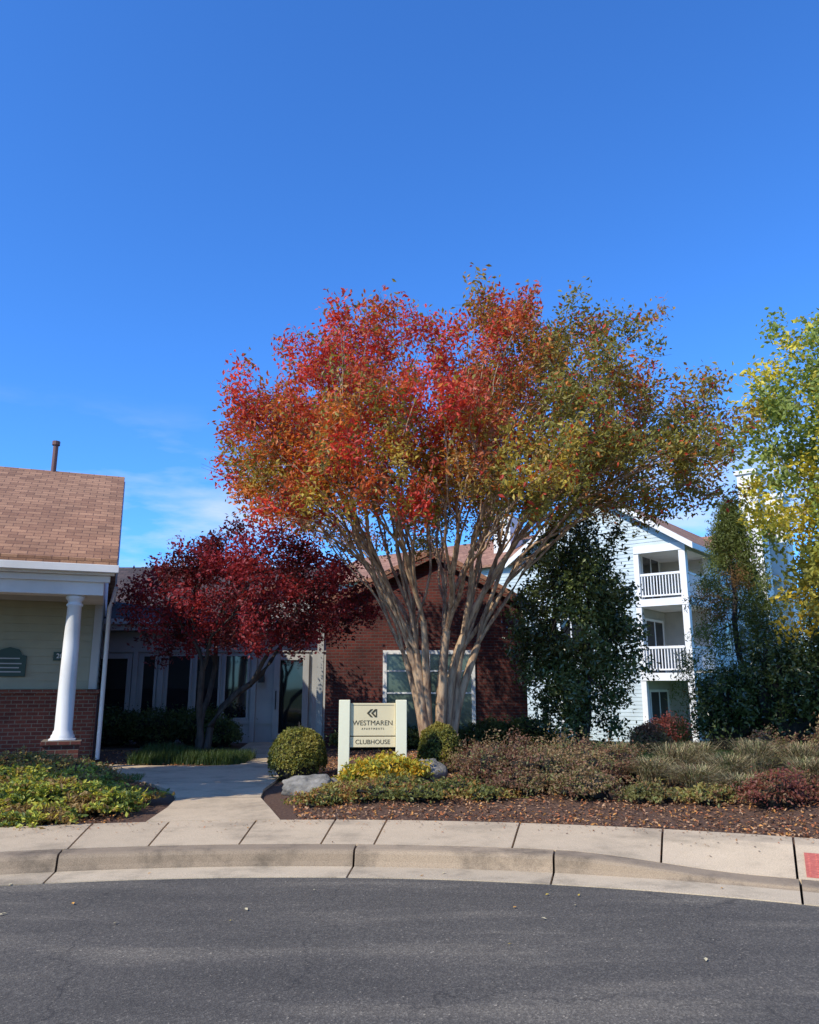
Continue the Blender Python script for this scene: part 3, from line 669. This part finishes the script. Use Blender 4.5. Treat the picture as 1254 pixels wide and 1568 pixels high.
n=3500; X=-5.6+1.6*rng.random(n); Y=13.0+.9*rng.random(n); k=dseg(X,Y,PATH)>1.25; X=X[k];Y=Y[k]
blades('lawn_grass',np.stack([X,Y,gz(X,Y)],-1),.1,.04,.012,[(.07,.14,.03),(.11,.18,.04)],M_leaf)

def onpath(X,Y): return (dseg(X,Y,PATH)<.95)|(dseg(X,Y,PATH2)<.8)
n=60000; X=-7+14.5*rng.random(n); Y=8.0+11*rng.random(n)**1.6; R=np.hypot(X-CX,Y-CY); k=(R>11.6)&~onpath(X,Y)&(lawnmask(X,Y)<.5); X=X[k];Y=Y[k]
K=np.array([(.19,.085,.045),(.33,.18,.10),(.10,.05,.03),(.48,.29,.16),(.52,.24,.07),(.38,.13,.05)])
leaves('mulch_litter',np.stack([X,Y,gz(X,Y)+.012+.02*rng.random(len(X))],-1),.022,K[rng.integers(0,6,len(X))],M_litter,up=2.5,w=.5)
n=420; X=-5+9.5*rng.random(n); R=11.5-rng.exponential(.22,n); Y=CY+np.sqrt(np.maximum(0,R*R-(X-CX)**2)); k=R>10.3; X=X[k];Y=Y[k]
th=np.degrees(np.arctan2(X-CX,Y-CY)); Z=np.array([swz(t,r) for t,r in zip(th,np.hypot(X-CX,Y-CY))])+.008
leaves('fallen_leaves',np.stack([X,Y,Z],-1),.014,K[rng.integers(0,6,len(X))],M_litter,up=5,w=.5)
n=70; X=-5+10*rng.random(n); Y=3.5+5*rng.random(n)**.7; R=np.hypot(X-CX,Y-CY); k=R<9.9; X=X[k];Y=Y[k]
leaves('fallen_leaves',np.stack([X,Y,X*0+.016],-1),.017,np.array([(.75,.52,.08),(.6,.3,.07),(.5,.42,.25)])[rng.integers(0,3,len(X))],M_litter,up=5,w=.55)

# ------------------------------------------------------------ light
el=math.radians(40); hx,hy=-.72,-.69; hn=math.hypot(hx,hy); hx/=hn; hy/=hn
sd=Vector((hx*math.cos(el),hy*math.cos(el),math.sin(el)))
L=bpy.data.lights.new('sun','SUN'); L.energy=5.0; L.angle=math.radians(.5); L.color=(1,.94,.81)
lo=bpy.data.objects.new('sun',L); sc.collection.objects.link(lo); lo.rotation_euler=(-sd).to_track_quat('-Z','Y').to_euler(); lo.location=(-20,-15,25)
wd=bpy.data.worlds.new('World'); sc.world=wd; wd.use_nodes=True; nt=wd.node_tree
sky=nt.nodes.new('ShaderNodeTexSky'); sky.sky_type='NISHITA'; sky.sun_disc=False; sky.sun_elevation=el; sky.sun_rotation=math.atan2(hx,hy)%(2*math.pi)
sky.air_density=1.0; sky.dust_density=.3; sky.ozone_density=2.5
bg=nt.nodes['Background']; bg.inputs[1].default_value=.14
tc=nt.nodes.new('ShaderNodeTexCoord'); mp=nt.nodes.new('ShaderNodeMapping'); mp.inputs['Scale'].default_value=(2.2,2.2,9); nt.links.new(tc.outputs['Generated'],mp.inputs[0])
nz=noise_n(nt,1.3,7,mp.outputs[0],.55); sep=nt.nodes.new('ShaderNodeSeparateXYZ'); nt.links.new(tc.outputs['Generated'],sep.inputs[0])
msk=ramp(nt,nz,[(.46,(0,0,0)),(.66,(.9,.9,.9))]); band=ramp(nt,sep.outputs[2],[(.0,(1,1,1)),(.2,(1,1,1)),(.34,(0,0,0))])
mm=mixc(nt,1.,msk,band,'MULTIPLY')
tint=mixc(nt,1.,sky.outputs[0],(.50,1.13,2.0),'MULTIPLY')
nt.links.new(mixc(nt,mm,tint,(6.0,6.5,7.0)),bg.inputs[0])
# ------------------------------------------------------------ camera
cam=bpy.data.cameras.new('camera'); co=bpy.data.objects.new('camera',cam); sc.collection.objects.link(co); sc.camera=co
co.location=(0,0,1.6); co.rotation_euler=(math.radians(90+12.59),0,0); cam.sensor_fit='HORIZONTAL'; cam.sensor_width=36; cam.lens=36*1200/1254; cam.clip_end=4000; cam.clip_start=.05
sc.view_settings.view_transform='Standard'; sc.view_settings.look='None'; sc.view_settings.exposure=0
